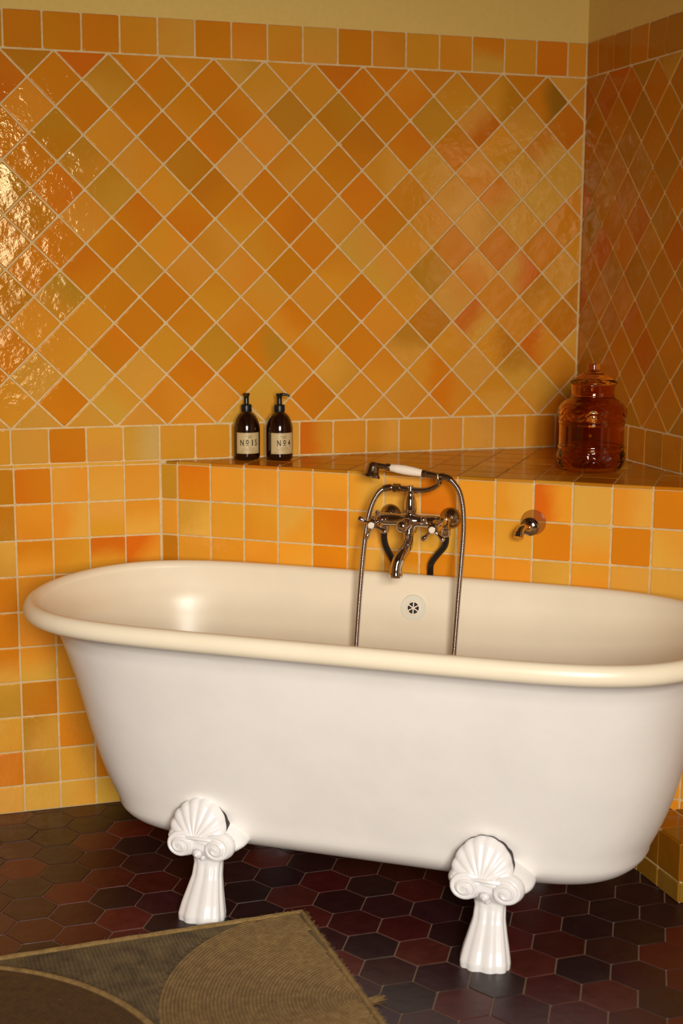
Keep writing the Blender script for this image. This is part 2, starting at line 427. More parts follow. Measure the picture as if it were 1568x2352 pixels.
# ------------------------------------------------------------------ floor: hexagonal terracotta
HS = .0720; HEXC = (-1.0535, -.966)
def hexp(cx, cy): return [(cx + HS * math.cos(math.radians(60 * i)), cy + HS * math.sin(math.radians(60 * i))) for i in range(6)]
FF = frame((0, 0, 0), (1, 0, 0), (0, 1, 0))
HEXCOL = [srgb(56, 18, 17), srgb(66, 20, 17), srgb(44, 18, 19), srgb(76, 24, 19), srgb(38, 19, 21), srgb(80, 27, 21), srgb(54, 23, 24)]
LA = .629156; LU = (math.cos(LA), -math.sin(LA)); LN = (-math.sin(LA), -math.cos(LA)); SX = -1.344855
HEXM = [tile_mesh('hexagon_tile', hexp(0, 0), M_HEX, gap=.0042, rad=.003, thick=.0008, base=-.006, bev=.0010, wob=.0003) for _ in range(8)]
far = MB()
for i in range(-24, 12):
    for j in range(-34, 12):
        cx = HEXC[0] + 1.5 * HS * i; cy = HEXC[1] + math.sqrt(3) * HS * (j + (.5 if i % 2 else 0))
        if not (XL < cx < .05 and YR < cy < .05): continue
        near = -2.08 < cx and cy > -1.72
        c = clip(hexp(cx, cy), rect(XL, -.002, YR, -.002))
        if not c or area2(c) < 4e-4: continue
        # below the shelf nothing can be seen
        dv = (cx - SX) * LN[0] + cy * LN[1]
        if dv < -.07: continue
        if near:
            whole = len(c) == 6 and abs(area2(c) - area2(hexp(cx, cy))) < 1e-6
            me = random.choice(HEXM) if whole else tile_mesh('hexagon_tile', [(x - cx, y - cy) for x, y in c], M_HEX, gap=.0042, rad=.003, thick=.0008, base=-.006, bev=.0010)
            if me is None: continue
            o = link('hexagon_tile', me, floor, Matrix.Translation((cx, cy, random.uniform(-.0004, .0003))) @ Matrix.Rotation(random.gauss(0, .004), 4, 'X') @ Matrix.Rotation(random.gauss(0, .004), 4, 'Y'))
            o['glaze_a'] = [x * random.uniform(.8, 1.2) for x in random.choice(HEXCOL)]
        else:
            q = inset(c, .0021); k = len(q); far.add([(x, y, .0006) for x, y in q] + [(x, y, -.006) for x, y in q], [tuple(range(k))] + [(a, k + a, k + (a + 1) % k, (a + 1) % k) for a in range(k)])
o = far.build('hexagon_tile_field', M_HEX, floor, smooth=False); o['kind'] = 'stuff'; o['glaze_a'] = list(HEXCOL[1])

# ------------------------------------------------------------------ tiled corner shelf
def fp(u, n=0.0, z=0.0): return Vector((SX + u * LU[0] + n * LN[0], u * LU[1] + n * LN[1], z))
UE = 1.6595
ledge = empty('tiled_shelf', Matrix.Translation((-.45, -.3, 0)), 'built-in waist-high corner shelf clad in yellow and orange glazed tiles', 'shelf')
IL = ledge.matrix_basis.inverted()
pe = fp(UE)
pk = fp(UE - .012, -.0002)
core = MB().prism([(SX + .003, -.0022), (pk.x, pk.y), (-.012, -.001)], .0, 1.0275)
core.build('shelf_core', M_GROUT, ledge, smooth=False, mw=IL)
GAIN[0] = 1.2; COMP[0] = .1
FL = frame((SX, 0, 0), (LU[0], LU[1], 0), (0, 0, 1))
LF = ['G D O O O O O>Yh Y D O O>Yh R>Oh Y O>Yh D', 'O Y O O Y>Od D O>Yh Y Y D>Ov O D Y>Ov D Y', 'K O O O O D O>Yh D>Yv D O O Y O Y Y']
C0 = .0555
for c in range(-1, 16):
    a = C0 + .105 * c; b = min(a + .105, UE - .006); a = max(a, .003)
    for r in range(10):
        z1 = 1.0270 - r * .105; z0 = z1 - .105 if r < 9 else 0
        cs = LF[r].split() if r < 3 else []
        code = cs[c + 1] if c + 1 < len(cs) else random.choice('OOYDYO')
        place(rect(a, b, z0, z1), FL, ledge, code, full=(.105, 0) if (r < 9 and -1 < c < 15) else None)
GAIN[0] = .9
# shelf top: same grid carried back at right angles to the front edge
FT = frame((SX, 0, LEDGE - .0022), (LU[0], LU[1], 0), (-LN[0], -LN[1], 0))
inv = FT.inverted()
tri = [inv @ fp(.014, -.0015, LEDGE), inv @ fp(UE - .012, -.0015, LEDGE), inv @ Vector((-.008, -.003, LEDGE))]
tri = [(p.x, p.y) for p in tri]
MB().add([FT @ Vector((x, y, z)) for z in (-.0085, -.0002) for x, y in tri], [(2, 1, 0), (3, 4, 5), (0, 1, 4, 3), (1, 2, 5, 4), (2, 0, 3, 5)]).build('bedding', M_GROUT, ledge, smooth=False, mw=IL)
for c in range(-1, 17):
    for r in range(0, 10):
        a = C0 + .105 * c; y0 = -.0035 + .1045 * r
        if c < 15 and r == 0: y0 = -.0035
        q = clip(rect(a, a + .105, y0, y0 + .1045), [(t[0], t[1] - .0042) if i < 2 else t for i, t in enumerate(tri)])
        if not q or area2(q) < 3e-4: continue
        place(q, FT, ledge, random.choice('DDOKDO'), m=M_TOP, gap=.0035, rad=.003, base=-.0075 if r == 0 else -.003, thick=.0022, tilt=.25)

GAIN[0] = .55  # darkens the step tiles, painting its shade into their colour
# low tiled step against the right wall
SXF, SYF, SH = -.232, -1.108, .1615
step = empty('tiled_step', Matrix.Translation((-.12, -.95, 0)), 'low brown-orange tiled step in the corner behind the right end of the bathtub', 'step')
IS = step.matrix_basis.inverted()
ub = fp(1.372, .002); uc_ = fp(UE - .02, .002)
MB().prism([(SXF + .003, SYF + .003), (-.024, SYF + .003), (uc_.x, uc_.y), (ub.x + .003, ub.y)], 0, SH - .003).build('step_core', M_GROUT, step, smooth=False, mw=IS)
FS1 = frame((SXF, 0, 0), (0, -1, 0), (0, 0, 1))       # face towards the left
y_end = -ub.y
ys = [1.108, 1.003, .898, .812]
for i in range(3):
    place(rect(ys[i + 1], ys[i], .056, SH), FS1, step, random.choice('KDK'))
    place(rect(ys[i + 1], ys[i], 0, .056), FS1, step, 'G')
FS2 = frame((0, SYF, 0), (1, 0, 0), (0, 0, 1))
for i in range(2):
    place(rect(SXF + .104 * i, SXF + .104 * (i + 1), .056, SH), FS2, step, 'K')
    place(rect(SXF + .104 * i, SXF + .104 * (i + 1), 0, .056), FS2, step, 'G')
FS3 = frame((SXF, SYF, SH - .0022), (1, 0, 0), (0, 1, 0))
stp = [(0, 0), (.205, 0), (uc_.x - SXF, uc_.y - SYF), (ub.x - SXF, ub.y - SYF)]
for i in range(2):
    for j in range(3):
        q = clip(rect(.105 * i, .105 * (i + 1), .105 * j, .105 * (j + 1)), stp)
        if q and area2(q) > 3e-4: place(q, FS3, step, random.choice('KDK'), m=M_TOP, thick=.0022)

# ------------------------------------------------------------------ materials for the fittings
def enamel(name, col, rough, coat=.0, bd=.0, coatr=.12):
    m = mat(name, col, rough); k = N(m)
    k.b.inputs['Coat Weight'].default_value = coat; k.b.inputs['Coat Roughness'].default_value = coatr
    tc = k.n('ShaderNodeTexCoord')
    if bd: k.bump(k.noise(tc.outputs['Object'], 9, 2).outputs[0], .5, bd)
    n = k.noise(tc.outputs['Object'], 7, 5, .6)
    k.l(k.ramp(n.outputs[0], [(.25, tuple(c * .95 for c in col)), (.6, col)]), k.b.inputs['Base Color']); return m
M_TUB = enamel('cream_enamel', srgb(240, 228, 203), .36, .22, .002, .26)
M_PAINT = enamel('outer_white_paint', srgb(240, 236, 232), .40, .15, .002, .3)
M_FOOT = enamel('white_gloss_paint', srgb(238, 237, 238), .22, .3)
M_CHROME = mat('chrome', srgb(204, 200, 204), .07, 1.0)
M_HOSE = mat('hose_chrome', srgb(188, 182, 186), .2, 1.0)
M_BRUSH = mat('dulled_chrome', srgb(170, 156, 138), .2, 1.0)
M_PORC = mat('porcelain', srgb(240, 226, 208), .18)
M_BLACK = mat('black_pipe', srgb(26, 24, 24), .3)
M_HOLE = mat('dark_hole', srgb(10, 9, 10), .6)

# ------------------------------------------------------------------ bathtub
TA = LA - .010726
UC, VC, RAx, RBx, REX, REY, ZR, RH, RV = .766374, .437994, .876421, .387146, .325547, 1.030102, .737834, .020846, .024179
CA = (-0.178292, 0.242863, -0.210399, 0.8437); CB = (0.00445, 0.004845, -0.16526, 0.374202)
ZBOT, RZ, BEX, BEY, DU, RC = .1198, .1076, .2377, 1.22, .0224, .2503
tc_ = Vector((SX + UC * math.cos(TA) - VC * math.sin(TA), -UC * math.sin(TA) - VC * math.cos(TA), 0))
TM = Matrix.Translation(tc_) @ Matrix.Rotation(-TA, 4, 'Z')
tub = empty('bathtub', TM, 'freestanding double-ended cream enamel bathtub with rolled rim on white feet', 'bathtub')
pv = lambda c, t: ((c[0] * t + c[1]) * t + c[2]) * t + c[3]
NT = 128
def sup(a, b, ex, ey, t):
    c, s = math.cos(t), math.sin(t)
    return (a * math.copysign(abs(c) ** ex, c), b * math.copysign(abs(s) ** ey, s))
def even_params(a, b, ex, ey, cnt):
    M = 20000; pts = [sup(a, b, ex, ey, 2 * math.pi * i / M) for i in range(M + 1)]; L = [0]
    for i in range(M): L.append(L[-1] + math.hypot(pts[i + 1][0] - pts[i][0], pts[i + 1][1] - pts[i][1]))
    out = []; j = 0
    for k in range(cnt):
        tgt = L[-1] * (k + .5) / cnt
        while L[j + 1] < tgt: j += 1
        out.append(2 * math.pi * (j + (tgt - L[j]) / (L[j + 1] - L[j])) / M)
    return out
NT = 160
TP = even_params(RAx, RBx, REX, REY, NT)
def ring(a, b, ex, ey, z, dx=0.0): return [(sup(a, b, ex, ey, t)[0] + dx, sup(a, b, ex, ey, t)[1], z) for t in TP]
rim0 = [sup(RAx, RBx, REX, REY, t) for t in TP]
rimn = []
for i in range(NT):
    ax, ay = rim0[i - 1]; bx, by = rim0[(i + 1) % NT]; l = math.hypot(bx - ax, by - ay); rimn.append(((by - ay) / l, -(bx - ax) / l))
ZCc = ZBOT + RZ
def body_ring(t, ins):     # t: 0 at the rim .. 1 at the turn
    z = ZR - .02 + (ZCc - ZR + .02) * t
    return ring(pv(CA, t) - ins, pv(CB, t) - ins, REX + (BEX - REX) * t, REY + (BEY - REY) * t, z, DU * min(1, t * 18))
def turn_ring(th, ins, dz): 
    k = 1 - math.cos(th); a = (pv(CA, 1) - ins) - (RC) * k; b = max((pv(CB, 1) - ins) - (RC - ins) * k, .015)
    return ring(a, b, BEX, BEY, ZCc - (RZ - dz) * math.sin(th), DU)
rings = []
for i in range(12, 0, -1): rings.append(turn_ring(math.pi / 2 * i / 12, 0, 0))
for i in range(16, 0, -1): rings.append(body_ring(i / 16, 0))
for i in range(0, 21):                               # rolled rim, from under the lip over the top to the inside
    th = math.radians(-95 + 265 * i / 20)
    rings.append([(x + nx * RH * math.cos(th), y + ny * RH * math.cos(th), ZR + RV * math.sin(th)) for (x, y), (nx, ny) in zip(rim0, rimn)])
for i in range(1, 17): rings.append(body_ring(i / 16, .014 if i > 1 else .018))
for i in range(1, 13): rings.append(turn_ring(math.pi / 2 * i / 12, .014, .014))
V = [p for r in rings for p in r]; F = []
for i in range(len(rings) - 1):
    for j in range(NT): k = (j + 1) % NT; F.append((i * NT + j, i * NT + k, (i + 1) * NT + k, (i + 1) * NT + j))
F.append(tuple(range(NT - 1, -1, -1))); F.append(tuple((len(rings) - 1) * NT + j for j in range(NT)))
b = mesh_obj('tub_shell', V, F, M_TUB, tub, True); b.data.materials.append(M_PAINT)
for p in b.data.polygons:
    if p.index < 28 * NT or p.index == len(F) - 2: p.material_index = 1      # painted outside, enamelled rim and inside
fix(b); b['label'] = 'painted white outside, cream enamel rim and inside'

# overflow on the back wall of the tub
from mathutils.bvhtree import BVHTree
hit, nor, _, _ = BVHTree.FromPolygons([Vector(p) for p in V], F).ray_cast(Vector((.0318, 0, .6768)), Vector((0, 1, 0)))
if nor.y > 0: nor = -nor
nz = nor.normalized(); nx = Vector((1, 0, 0)); ny = nz.cross(nx).normalized(); nx = ny.cross(nz)
ov = Matrix(((nx.x, ny.x, nz.x, hit.x), (nx.y, ny.y, nz.y, hit.y), (nx.z, ny.z, nz.z, hit.z), (0, 0, 0, 1)))
# local z now points towards the front of the tub
plate = MB().lathe([(.0, .0022), (.0352, .0022), (.0362, .0005), (.0362, -.006)], 40).build('overflow_plate', enamel('overflow_cream', srgb(226, 224, 206), .3, .2), tub, mw=ov)
gr = MB(); no = 60
def sector_plate(mb, r_in, r_out, zt, zb):
    mb.lathe([(r_in, zt), (r_out - .001, zt), (r_out, zt - .001), (r_out, zb), (r_in, zb), (r_in, zt)], 48, cap=False)
sector_plate(gr, .0158, .0205, .0042, .001)
for i in range(6):
    a = math.radians(90 + 60 * i)
    gr.box(.003, .0165, -.0016, .0016, .001, .0038, Matrix.Rotation(a, 4, 'Z'))
gr.lathe([(0, .0052), (.0034, .0048), (.0042, .0036), (.0042, .001)], 16)
g = gr.build('overflow_grille', M_PORC, plate); 
MB().lathe([(0, .0026), (.0162, .0026)], 32, cap=False).build('drain_opening', M_HOLE, plate)

# shell-topped feet
def foot_front(x, z):  # outward position of the front face of the cap at (x, z)
    w = foot_w(z)[0]; d = foot_w(z)[1]; yc = foot_w(z)[2]
    return yc + d * max(0, 1 - (abs(x) / w) ** 2.4) ** (1 / 2.4)
FZ = [(0, .058, .042, .010), (.015, .059, .042, .010), (.04, .054, .037, .003), (.07, .046, .031, -.010), (.10, .0385, .027, -.025), (.13, .0365, .027, -.035), (.145, .0395, .029, -.037), (.156, .054, .040, -.038),
      (.166, .070, .054, -.039), (.176, .088, .066, -.042), (.186, .101, .076, -.046), (.194, .101, .078, -.048), (.204, .092, .074, -.051), (.218, .076, .062, -.055), (.234, .054, .045, -.060), (.246, .034, .03, -.064)]
def foot_w(z):
    for i in range(len(FZ) - 1):
        if z <= FZ[i + 1][0]:
            a, b = FZ[i], FZ[i + 1]; t = (z - a[0]) / (b[0] - a[0]); return tuple(a[j] + (b[j] - a[j]) * t for j in (1, 2, 3))
    return FZ[-1][1:]
def make_foot():
    zs = [i / 60 * .246 for i in range(61)]; nn = 72; V = []; F = []
    for z in zs:
        w, d, yc = foot_w(z)
        fl = .09 * max(0, min(1, (.15 - z) / .03))
        for j in range(nn):
            a = 2 * math.pi * j / nn; c, s = math.cos(a), math.sin(a); e = 2.6
            rr = (abs(c) ** e + abs(s) ** e) ** (-1 / e)
            fr = max(0, -s * .5 + .75)
            m = 1 + fl * fr * (abs(math.cos(5.0 * a + .2)) - .75)
            V.append((w * c * rr * m, -(yc) + d * s * rr * m, z))
    for i in range(60):
        for j in range(nn): k = (j + 1) % nn; F.append((i * nn + j, i * nn + k, (i + 1) * nn + k, (i + 1) * nn + j))
    F.append(tuple(range(nn - 1, -1, -1))); F.append(tuple(60 * nn + j for j in range(nn)))
    stem = MB().add(V, F)
    # scallop shell fan leaning on the side of the tub
    nr, na = 8, 84; V = []; F = []; B = []; Mid = []
    base = Vector((0, 0, .206))
    for i in range(nr + 1):
        q = i / nr
        for j in range(na + 1):
            ph = math.radians(-98 + 196 * j / na)
            rib = abs(math.sin(7.5 * math.radians(98 + math.degrees(ph)) * 196 / 180 * 1.0 / .9))
            R = (.091 - .020 * (abs(ph) / 1.7) ** 1.6) * (1 + .03 * q * rib) * q
            x = R * math.sin(ph) * .92; zz = .206 + R * math.cos(ph)
            out = .031 - .40 * max(0, zz - .20) - 2.2 * x * x + .0034 * rib * q ** .6 + .005 * math.sin(math.pi * min(1, q)) 
            x -= .014
            V.append((x, -out, zz)); B.append((x * .97, -out + .03 + .02 * q, zz - .002)); Mid.append((x * .99, -out + .025, zz - .001))
    m = len(V); V += Mid + B
    for i in range(nr):
        for j in range(na):
            a = i * (na + 1) + j; F.append((a, a + 1, a + na + 2, a + na + 1))
    e = nr * (na + 1)
    for j in range(na): F.append((e + j, e + j + 1, m + e + j + 1, m + e + j))
    for j in range(na): F.append((m + e + j, m + e + j + 1, 2 * m + e + j + 1, 2 * m + e + j))
    used = sorted({i for q in F for i in q}); mp = {v: k for k, v in enumerate(used)}
    V = [V[i] for i in used]; F = [tuple(mp[i] for i in q) for q in F]
    shell = MB().add(V, F)
    # paired volutes, centre bead, band
    vol = MB()
    for sg in (-1, 1):
        cu = (.047, .008, .193); ra = (.041, .033, .035)
        vol.ball((sg * cu[0], -cu[1], cu[2]), 1, 28, ra)
        pts = []; rad = []
        for i in range(96):
            t = i / 95; a = math.radians(130 - 800 * t); r = (1 - t) ** .9 * .80 + .06
            ex, ez = r * math.cos(a), r * math.sin(a)
            pts.append((sg * (cu[0] + ra[0] * ex), -(cu[1] + ra[1] * math.sqrt(max(0, 1 - ex * ex - ez * ez))) + .0012, cu[2] + ra[2] * ez)); rad.append(.0062 - .0030 * t)
        vol.tube(pts, rad, 8)
    orn = MB()
    orn.ball((0, -foot_front(0, .178) - .010, .178), .0115, 14, (1.1, .8, 1)).ball((0, -foot_front(0, .178) - .0185, .178), .0055)
    orn.tube([(x, -foot_front(x, .205) - .012 + abs(x) * .1, .2150 - 2.5 * x * x) for x in [i * .005 - .034 for i in range(14)]], .0052, 8)
    orn.ball((0, -foot_front(0, .158) - .001, .158), .0075, 12, (1.0, .6, 1.5))
    return stem, shell, vol, orn
def dark_back(o):                                     # shade of the gap behind the shell, painted on its back edge
    o.data.materials.append(mat('painted_gap_shade', srgb(48, 36, 40), .7))
    bm = bmesh.new(); bm.from_mesh(o.data); bm.verts.ensure_lookup_table()
    for f in bm.faces:
        if f.index >= nshell: f.material_index = 1
    bm.to_mesh(o.data); bm.free(); return o
nshell = 9 * 84
st, sh, vo, orn = make_foot()
fo = None
for (fu, fv, rz) in ((.430, .700, 0), (1.147, .714, 0), (.425, .19, math.pi), (1.146, .19, math.pi)):
    mw = Matrix.Translation((fu - UC, -(fv - VC), 0)) @ Matrix.Rotation(rz, 4, 'Z')
    if fo is None:
        fo = st.build('foot', M_FOOT, tub, mw=mw, angle=60); kids = [dark_back(sh.build('scallop_shell', M_FOOT, fo, angle=70)), vo.build('volute_pair', M_FOOT, fo), orn.build('rosette', M_FOOT, fo)]
        fo['label'] = 'white scallop-topped cast foot'
    else:
        f2 = fo.copy(); COL.objects.link(f2); f2.matrix_basis = mw
        for k in kids: c = k.copy(); COL.objects.link(c); c.parent = f2

# ------------------------------------------------------------------ bath mixer tap on the shelf front
def facem(u, z, n=0.0): return Matrix.Translation(fp(u, n, z)) @ Matrix.Rotation(-LA, 4, 'Z')
TZ = .918; TU = .7925
tap = empty('bath_mixer_tap', facem(TU, TZ), 'chrome twin-handle bath mixer tap mounted on the tiled shelf front above the tub', 'tap')
q = lambda x, n, z: (x, -n, z)                       # n: distance out from the tiled face
OUT = Matrix.Rotation(math.radians(90), 4, 'X')     # local z -> out of the face
def outm(x, n, z): return Matrix.Translation((x, -n, z)) @ OUT
for sx in (-1, 1):
    fl = MB().lathe([(.030, .0034), (.030, .005), (.0285, .008), (.0245, .014), (.018, .019), (.0145, .022), (.0145, .030), (.0125, .031), (.0125, .040)], 36, outm(sx * .0855, 0, 0))
    fl.build('wall_flange', M_BRUSH, tap)
    el = MB().tube(spline([q(sx * .0855, .032, 0), q(sx * .0855, .055, 0), q(sx * .083, .08, .003), q(sx * .078, .105, .005)], 6), .0125, 16)
    el.lathe([(.0095, 0), (.0095, -.014), (.0135, -.016), (.0135, -.031), (.0110, -.034), (.009, -.036)], 20, Matrix.Translation(q(sx * .087, .06, -.006)))
    el.lathe([(.0145, 0), (.0155, .002), (.0155, .010), (.0145, .012)], 24, outm(sx * .084, .066, .001))
    el.build('elbow', M_CHROME, tap)
bd = MB()
xs = [-.092, -.086, -.078, -.066, -.05, -.034, -.022, -.012, 0, .012, .022, .034, .05, .066, .078, .086, .092]
rs = [.010, .015, .0168, .0175, .0172, .0158, .0165, .021, .0235, .021, .0165, .0158, .0172, .0175, .0168, .015, .010]
bd.tube([q(x, .11, .006) for x in xs], rs, 24)
bd.lathe([(.0175, -.03), (.0195, -.012), (.0195, .0), (.017, .012), (.0145, .022)], 24, Matrix.Translation(q(0, .11, .004)))
bd.lathe([(.012, 0), (.0165, .018), (.0175, .024), (.0165, .03), (.012, .034)], 24, outm(0, .12, .002))
bd.build('body', M_CHROME, tap)
kn = MB().lathe([(.008, 0), (.008, .012), (.0125, .014), (.0155, .02), (.0165, .028), (.0145, .036), (.009, .04), (0, .041)], 28, outm(-.004, .148, .001)); kn.build('diverter_knob', M_CHROME, tap)
hm = {}
for sx, hx, hz, rot in ((-1, -.090, -.002, 22), (1, .0775, -.004, 2)):
    hb = MB().lathe([(.0165, 0), (.0175, .004), (.0165, .012), (.0125, .018), (.0105, .028), (.012, .034), (.0145, .04), (.0145, .05), (.011, .054)], 24, outm(hx, .120, hz + .003))
    for a in (45, 135, 225, 315):
        r = math.radians(a + rot); d = Vector((math.cos(r), 0, math.sin(r)))
        c = Vector(q(hx, .165, hz))
        hb.tube([c + d * t for t in (.006, .014, .02, .026, .031, .036, .0405, .043)], [.0052, .0045, .004, .0046, .0062, .0074, .0064, .003], 12)
    h = hb.build('cross_handle', M_CHROME, tap)
    MB().lathe([(.0088, 0), (.0088, .003), (.0068, .0052), (0, .0060)], 24, outm(hx, .1735, hz)).build('porcelain_button', M_PORC, h)
sp = spline([q(0, .12, -.018), q(.001, .128, -.036), q(.006, .15, -.052), q(.006, .182, -.062), q(-.001, .206, -.078), q(-.006, .215, -.098), q(-.0075, .217, -.118)], 7)
rr = smooth_list([.0165, .0135, .0135, .0142, .0150, .0152, .0168], 7)
so = MB().tube(sp, rr, 22); e = sp[-1]
so.lathe([(.0168, .002), (.0182, -.003), (.0182, -.010), (.015, -.012)], 24, Matrix.Translation(e)); so.build('spout', M_CHROME, tap)
cl = MB().lathe([(.013, 0), (.0165, .006), (.0172, .016), (.0165, .032), (.013, .048), (.0098, .056), (.0098, .058), (.0118, .060), (.0118, .064), (.009, .066), (.008, .078)], 28, Matrix.Translation(q(0, .11, .022)))
cl.build('column', M_CHROME, tap)
cr = MB()
cr.tube(spline([q(-.034, .11, .0925), q(-.01, .11, .091), q(.02, .11, .0885), (.048, -.11, .0925), (.068, -.11, .1015), (.0785, -.11, .110)], 6), smooth_list([.0078, .0082, .0078, .0068, .0064, .0066], 6), 14)
cr.lathe([(.0098, -.011), (.0118, -.0095), (.0118, .0095), (.0098, .011)], 6, Matrix.Translation(q(-.0385, .11, .0925)) @ Matrix.Rotation(math.radians(90), 4, 'Y'))
for s in (-1, 1):                                     # fork that takes the handset
    cr.tube(spline([q(.0785, .11, .106), q(.079, .11 + s * .011, .1105), q(.079, .11 + s * .0145, .124), q(.077, .11 + s * .0125, .1365)], 5), .0048, 10)
cr.build('cradle', M_BRUSH, tap)
for pts in ([(-.087, .06, -.036), (-.0885, .055, -.06), (-.085, .046, -.085), (-.075, .034, -.112), (-.066, .022, -.14), (-.064, .014, -.2), (-.064, .014, -.42)],
            [(.087, .06, -.036), (.0868, .056, -.055), (.0790, .048, -.074), (.0590, .040, -.098), (.0400, .030, -.125), (.034, .016, -.155), (.033, .0135, -.2), (.033, .0135, -.42)]):
    MB().tube(spline([q(*p) for p in pts], 8), .0088, 14).build('supply_pipe', M_BLACK, tap)

# ------------------------------------------------------------------ hand shower with hose
hs = empty('hand_shower', facem(TU, TZ + .13, .11), 'old-style hand shower with white porcelain grip lying in the tap cradle, hose hanging into tub', 'shower')
HB = lambda x, n, z: (x, -(n - .11), z - .13)
A = Vector(HB(-.0905, .112, .1515)); B_ = Vector(HB(.088, .11, .1295)); ax = (B_ - A).normalized()
def along(t0, prof, mb, n=24): 
    z = ax; x = Vector((0, 1, 0)); y = z.cross(x).normalized(); x = y.cross(z)
    mw = Matrix(((x.x, y.x, z.x, 0), (x.y, y.y, z.y, 0), (x.z, y.z, z.z, 0), (0, 0, 0, 1)))
    p = A + ax * t0
    return mb.lathe(prof, n, Matrix.Translation(p) @ mw)
grip = along(.034, [(.0078, 0), (.0098, .002), (.0120, .022), (.0128, .042), (.0120, .064), (.0100, .086), (.0092, .09)], MB(), 28)
grip.build('porcelain_grip', M_PORC, hs)
met = along(-.014, [(.0078, 0), (.0078, .034), (.0105, .036), (.0108, .044), (.0098, .049)], MB())
tl = along(.123, [(.0098, 0), (.0104, .003), (.0104, .010), (.0085, .012), (.0092, .02), (.0092, .046), (.0108, .048), (.0108, .06), (.008, .062)], MB())
tl.build('handset_tail', M_BRUSH, hs)
met.build('handset_neck', M_BRUSH, hs)
bell_ax = Vector((-.16, -.22, -1)).normalized()
bq = bell_ax.to_track_quat('Z', 'Y').to_matrix().to_4x4()
hp = Vector(HB(-.1020, .112, .1600))
be = MB().lathe([(0, -.002), (.010, -.0005), (.0155, .005), (.0172, .014), (.0178, .024), (.0205, .032), (.0245, .037), (.0250, .041), (.0240, .0425), (.020, .0415), (0, .0412)], 32, Matrix.Translation(hp) @ bq)
head = be.build('shower_head', M_BRUSH, hs)
noz = MB()
for r, c in ((.005, 6), (.011, 11), (.0165, 16)):
    for i in range(c):
        a = 2 * math.pi * i / c; noz.lathe([(.0010, .0412), (.0010, .0422), (0, .0424)], 6, Matrix.Translation(hp) @ bq @ Matrix.Translation((r * math.cos(a), r * math.sin(a), 0)))
noz.build('spray_nozzle', M_HOLE, head)['kind'] = 'stuff'
hp_ = [(.090, .11, .1295), (.102, .111, .127), (.1175, .113, .1165), (.1365, .118, .092), (.1485, .126, .052), (.1535, .134, 0), (.1535, .145, -.06), (.151, .165, -.17), (.149, .19, -.30), (.147, .215, -.42), (.142, .255, -.545), (.12, .33, -.635), (.06, .40, -.668), (-.02, .41, -.668), (-.08, .36, -.645), (-.112, .27, -.56), (-.120, .225, -.44), (-.121, .195, -.30), (-.120, .165, -.15), (-.118, .145, -.06), (-.114, .132, .0), (-.1065, .122, .04), (-.095, .115, .068), (-.080, .112, .0855), (-.062, .11, .0925), (-.049, .11, .0925)]
cp = spline([HB(*p) for p in hp_], 60)
L = [0.0]
for i in range(1, len(cp)): L.append(L[-1] + (cp[i] - cp[i - 1]).length)
step_ = .0011; P = []; R = []; j = 0; k = 0; tot = L[-1]
while k * step_ < tot:
    s = k * step_
    while L[j + 1] < s: j += 1
    P.append(cp[j].lerp(cp[j + 1], (s - L[j]) / max(1e-9, L[j + 1] - L[j]))); R.append((.0066, .0074, .0074, .0066)[k % 4]); k += 1
MB().tube(P, R, 12).build('metal_hose', M_HOSE, hs, angle=85)
fe = MB()
for i0, i1 in ((2, 22), (len(P) - 24, len(P) - 4)): fe.tube(P[i0:i1], .0092, 16)
fe.build('hose_ferrule', M_BRUSH, hs)

# ------------------------------------------------------------------ wall hook for the hand shower, on a clear disc
hd = empty('shower_wall_holder', facem(1.0985, .911), 'small round chrome shower holder on a clear disc, right of the tap', 'holder')
m = mat('clear_amber_disc', srgb(205, 160, 95), .12); k = N(m)
tr = k.n('ShaderNodeBsdfTransparent'); tr.inputs[0].default_value = (*srgb(222, 206, 166), 1)
mx = k.n('ShaderNodeMixShader'); mx.inputs[0].default_value = .12
k.l(tr.outputs[0], mx.inputs[1]); k.l(k.b.outputs[0], mx.inputs[2]); k.l(mx.outputs[0], m.node_tree.nodes['Material Output'].inputs[0])
MB().lathe([(0, .0045), (.0335, .0045), (.0345, .0040), (.0345, .0026)], 48, outm(.0085, 0, .0095), cap=False).build('clear_disc', m, hd)['label'] = 'transparent brownish disc behind the holder'
ro = MB().lathe([(.0245, .004), (.0255, .007), (.0245, .011), (.021, .013), (.0205, .016), (.0165, .018), (.016, .021), (.0115, .0225), (.011, .026), (.007, .029), (.0055, .034), (0, .036)], 40, outm(.001, 0, -.002))
ro.build('rosette', M_CHROME, hd)
hk = MB().tube(spline([q(0, .022, -.002), q(-.002, .034, .002), q(-.008, .048, .003), q(-.015, .060, -.004), q(-.0175, .070, -.017)], 6), smooth_list([.0062, .0068, .0085, .0112, .0135], 6), 18)
hk.tube([q(-.0170, .066, -.012), q(-.0182, .0725, -.023)], [.0142, .0136], 18)
hk.build('hook', M_CHROME, hd)

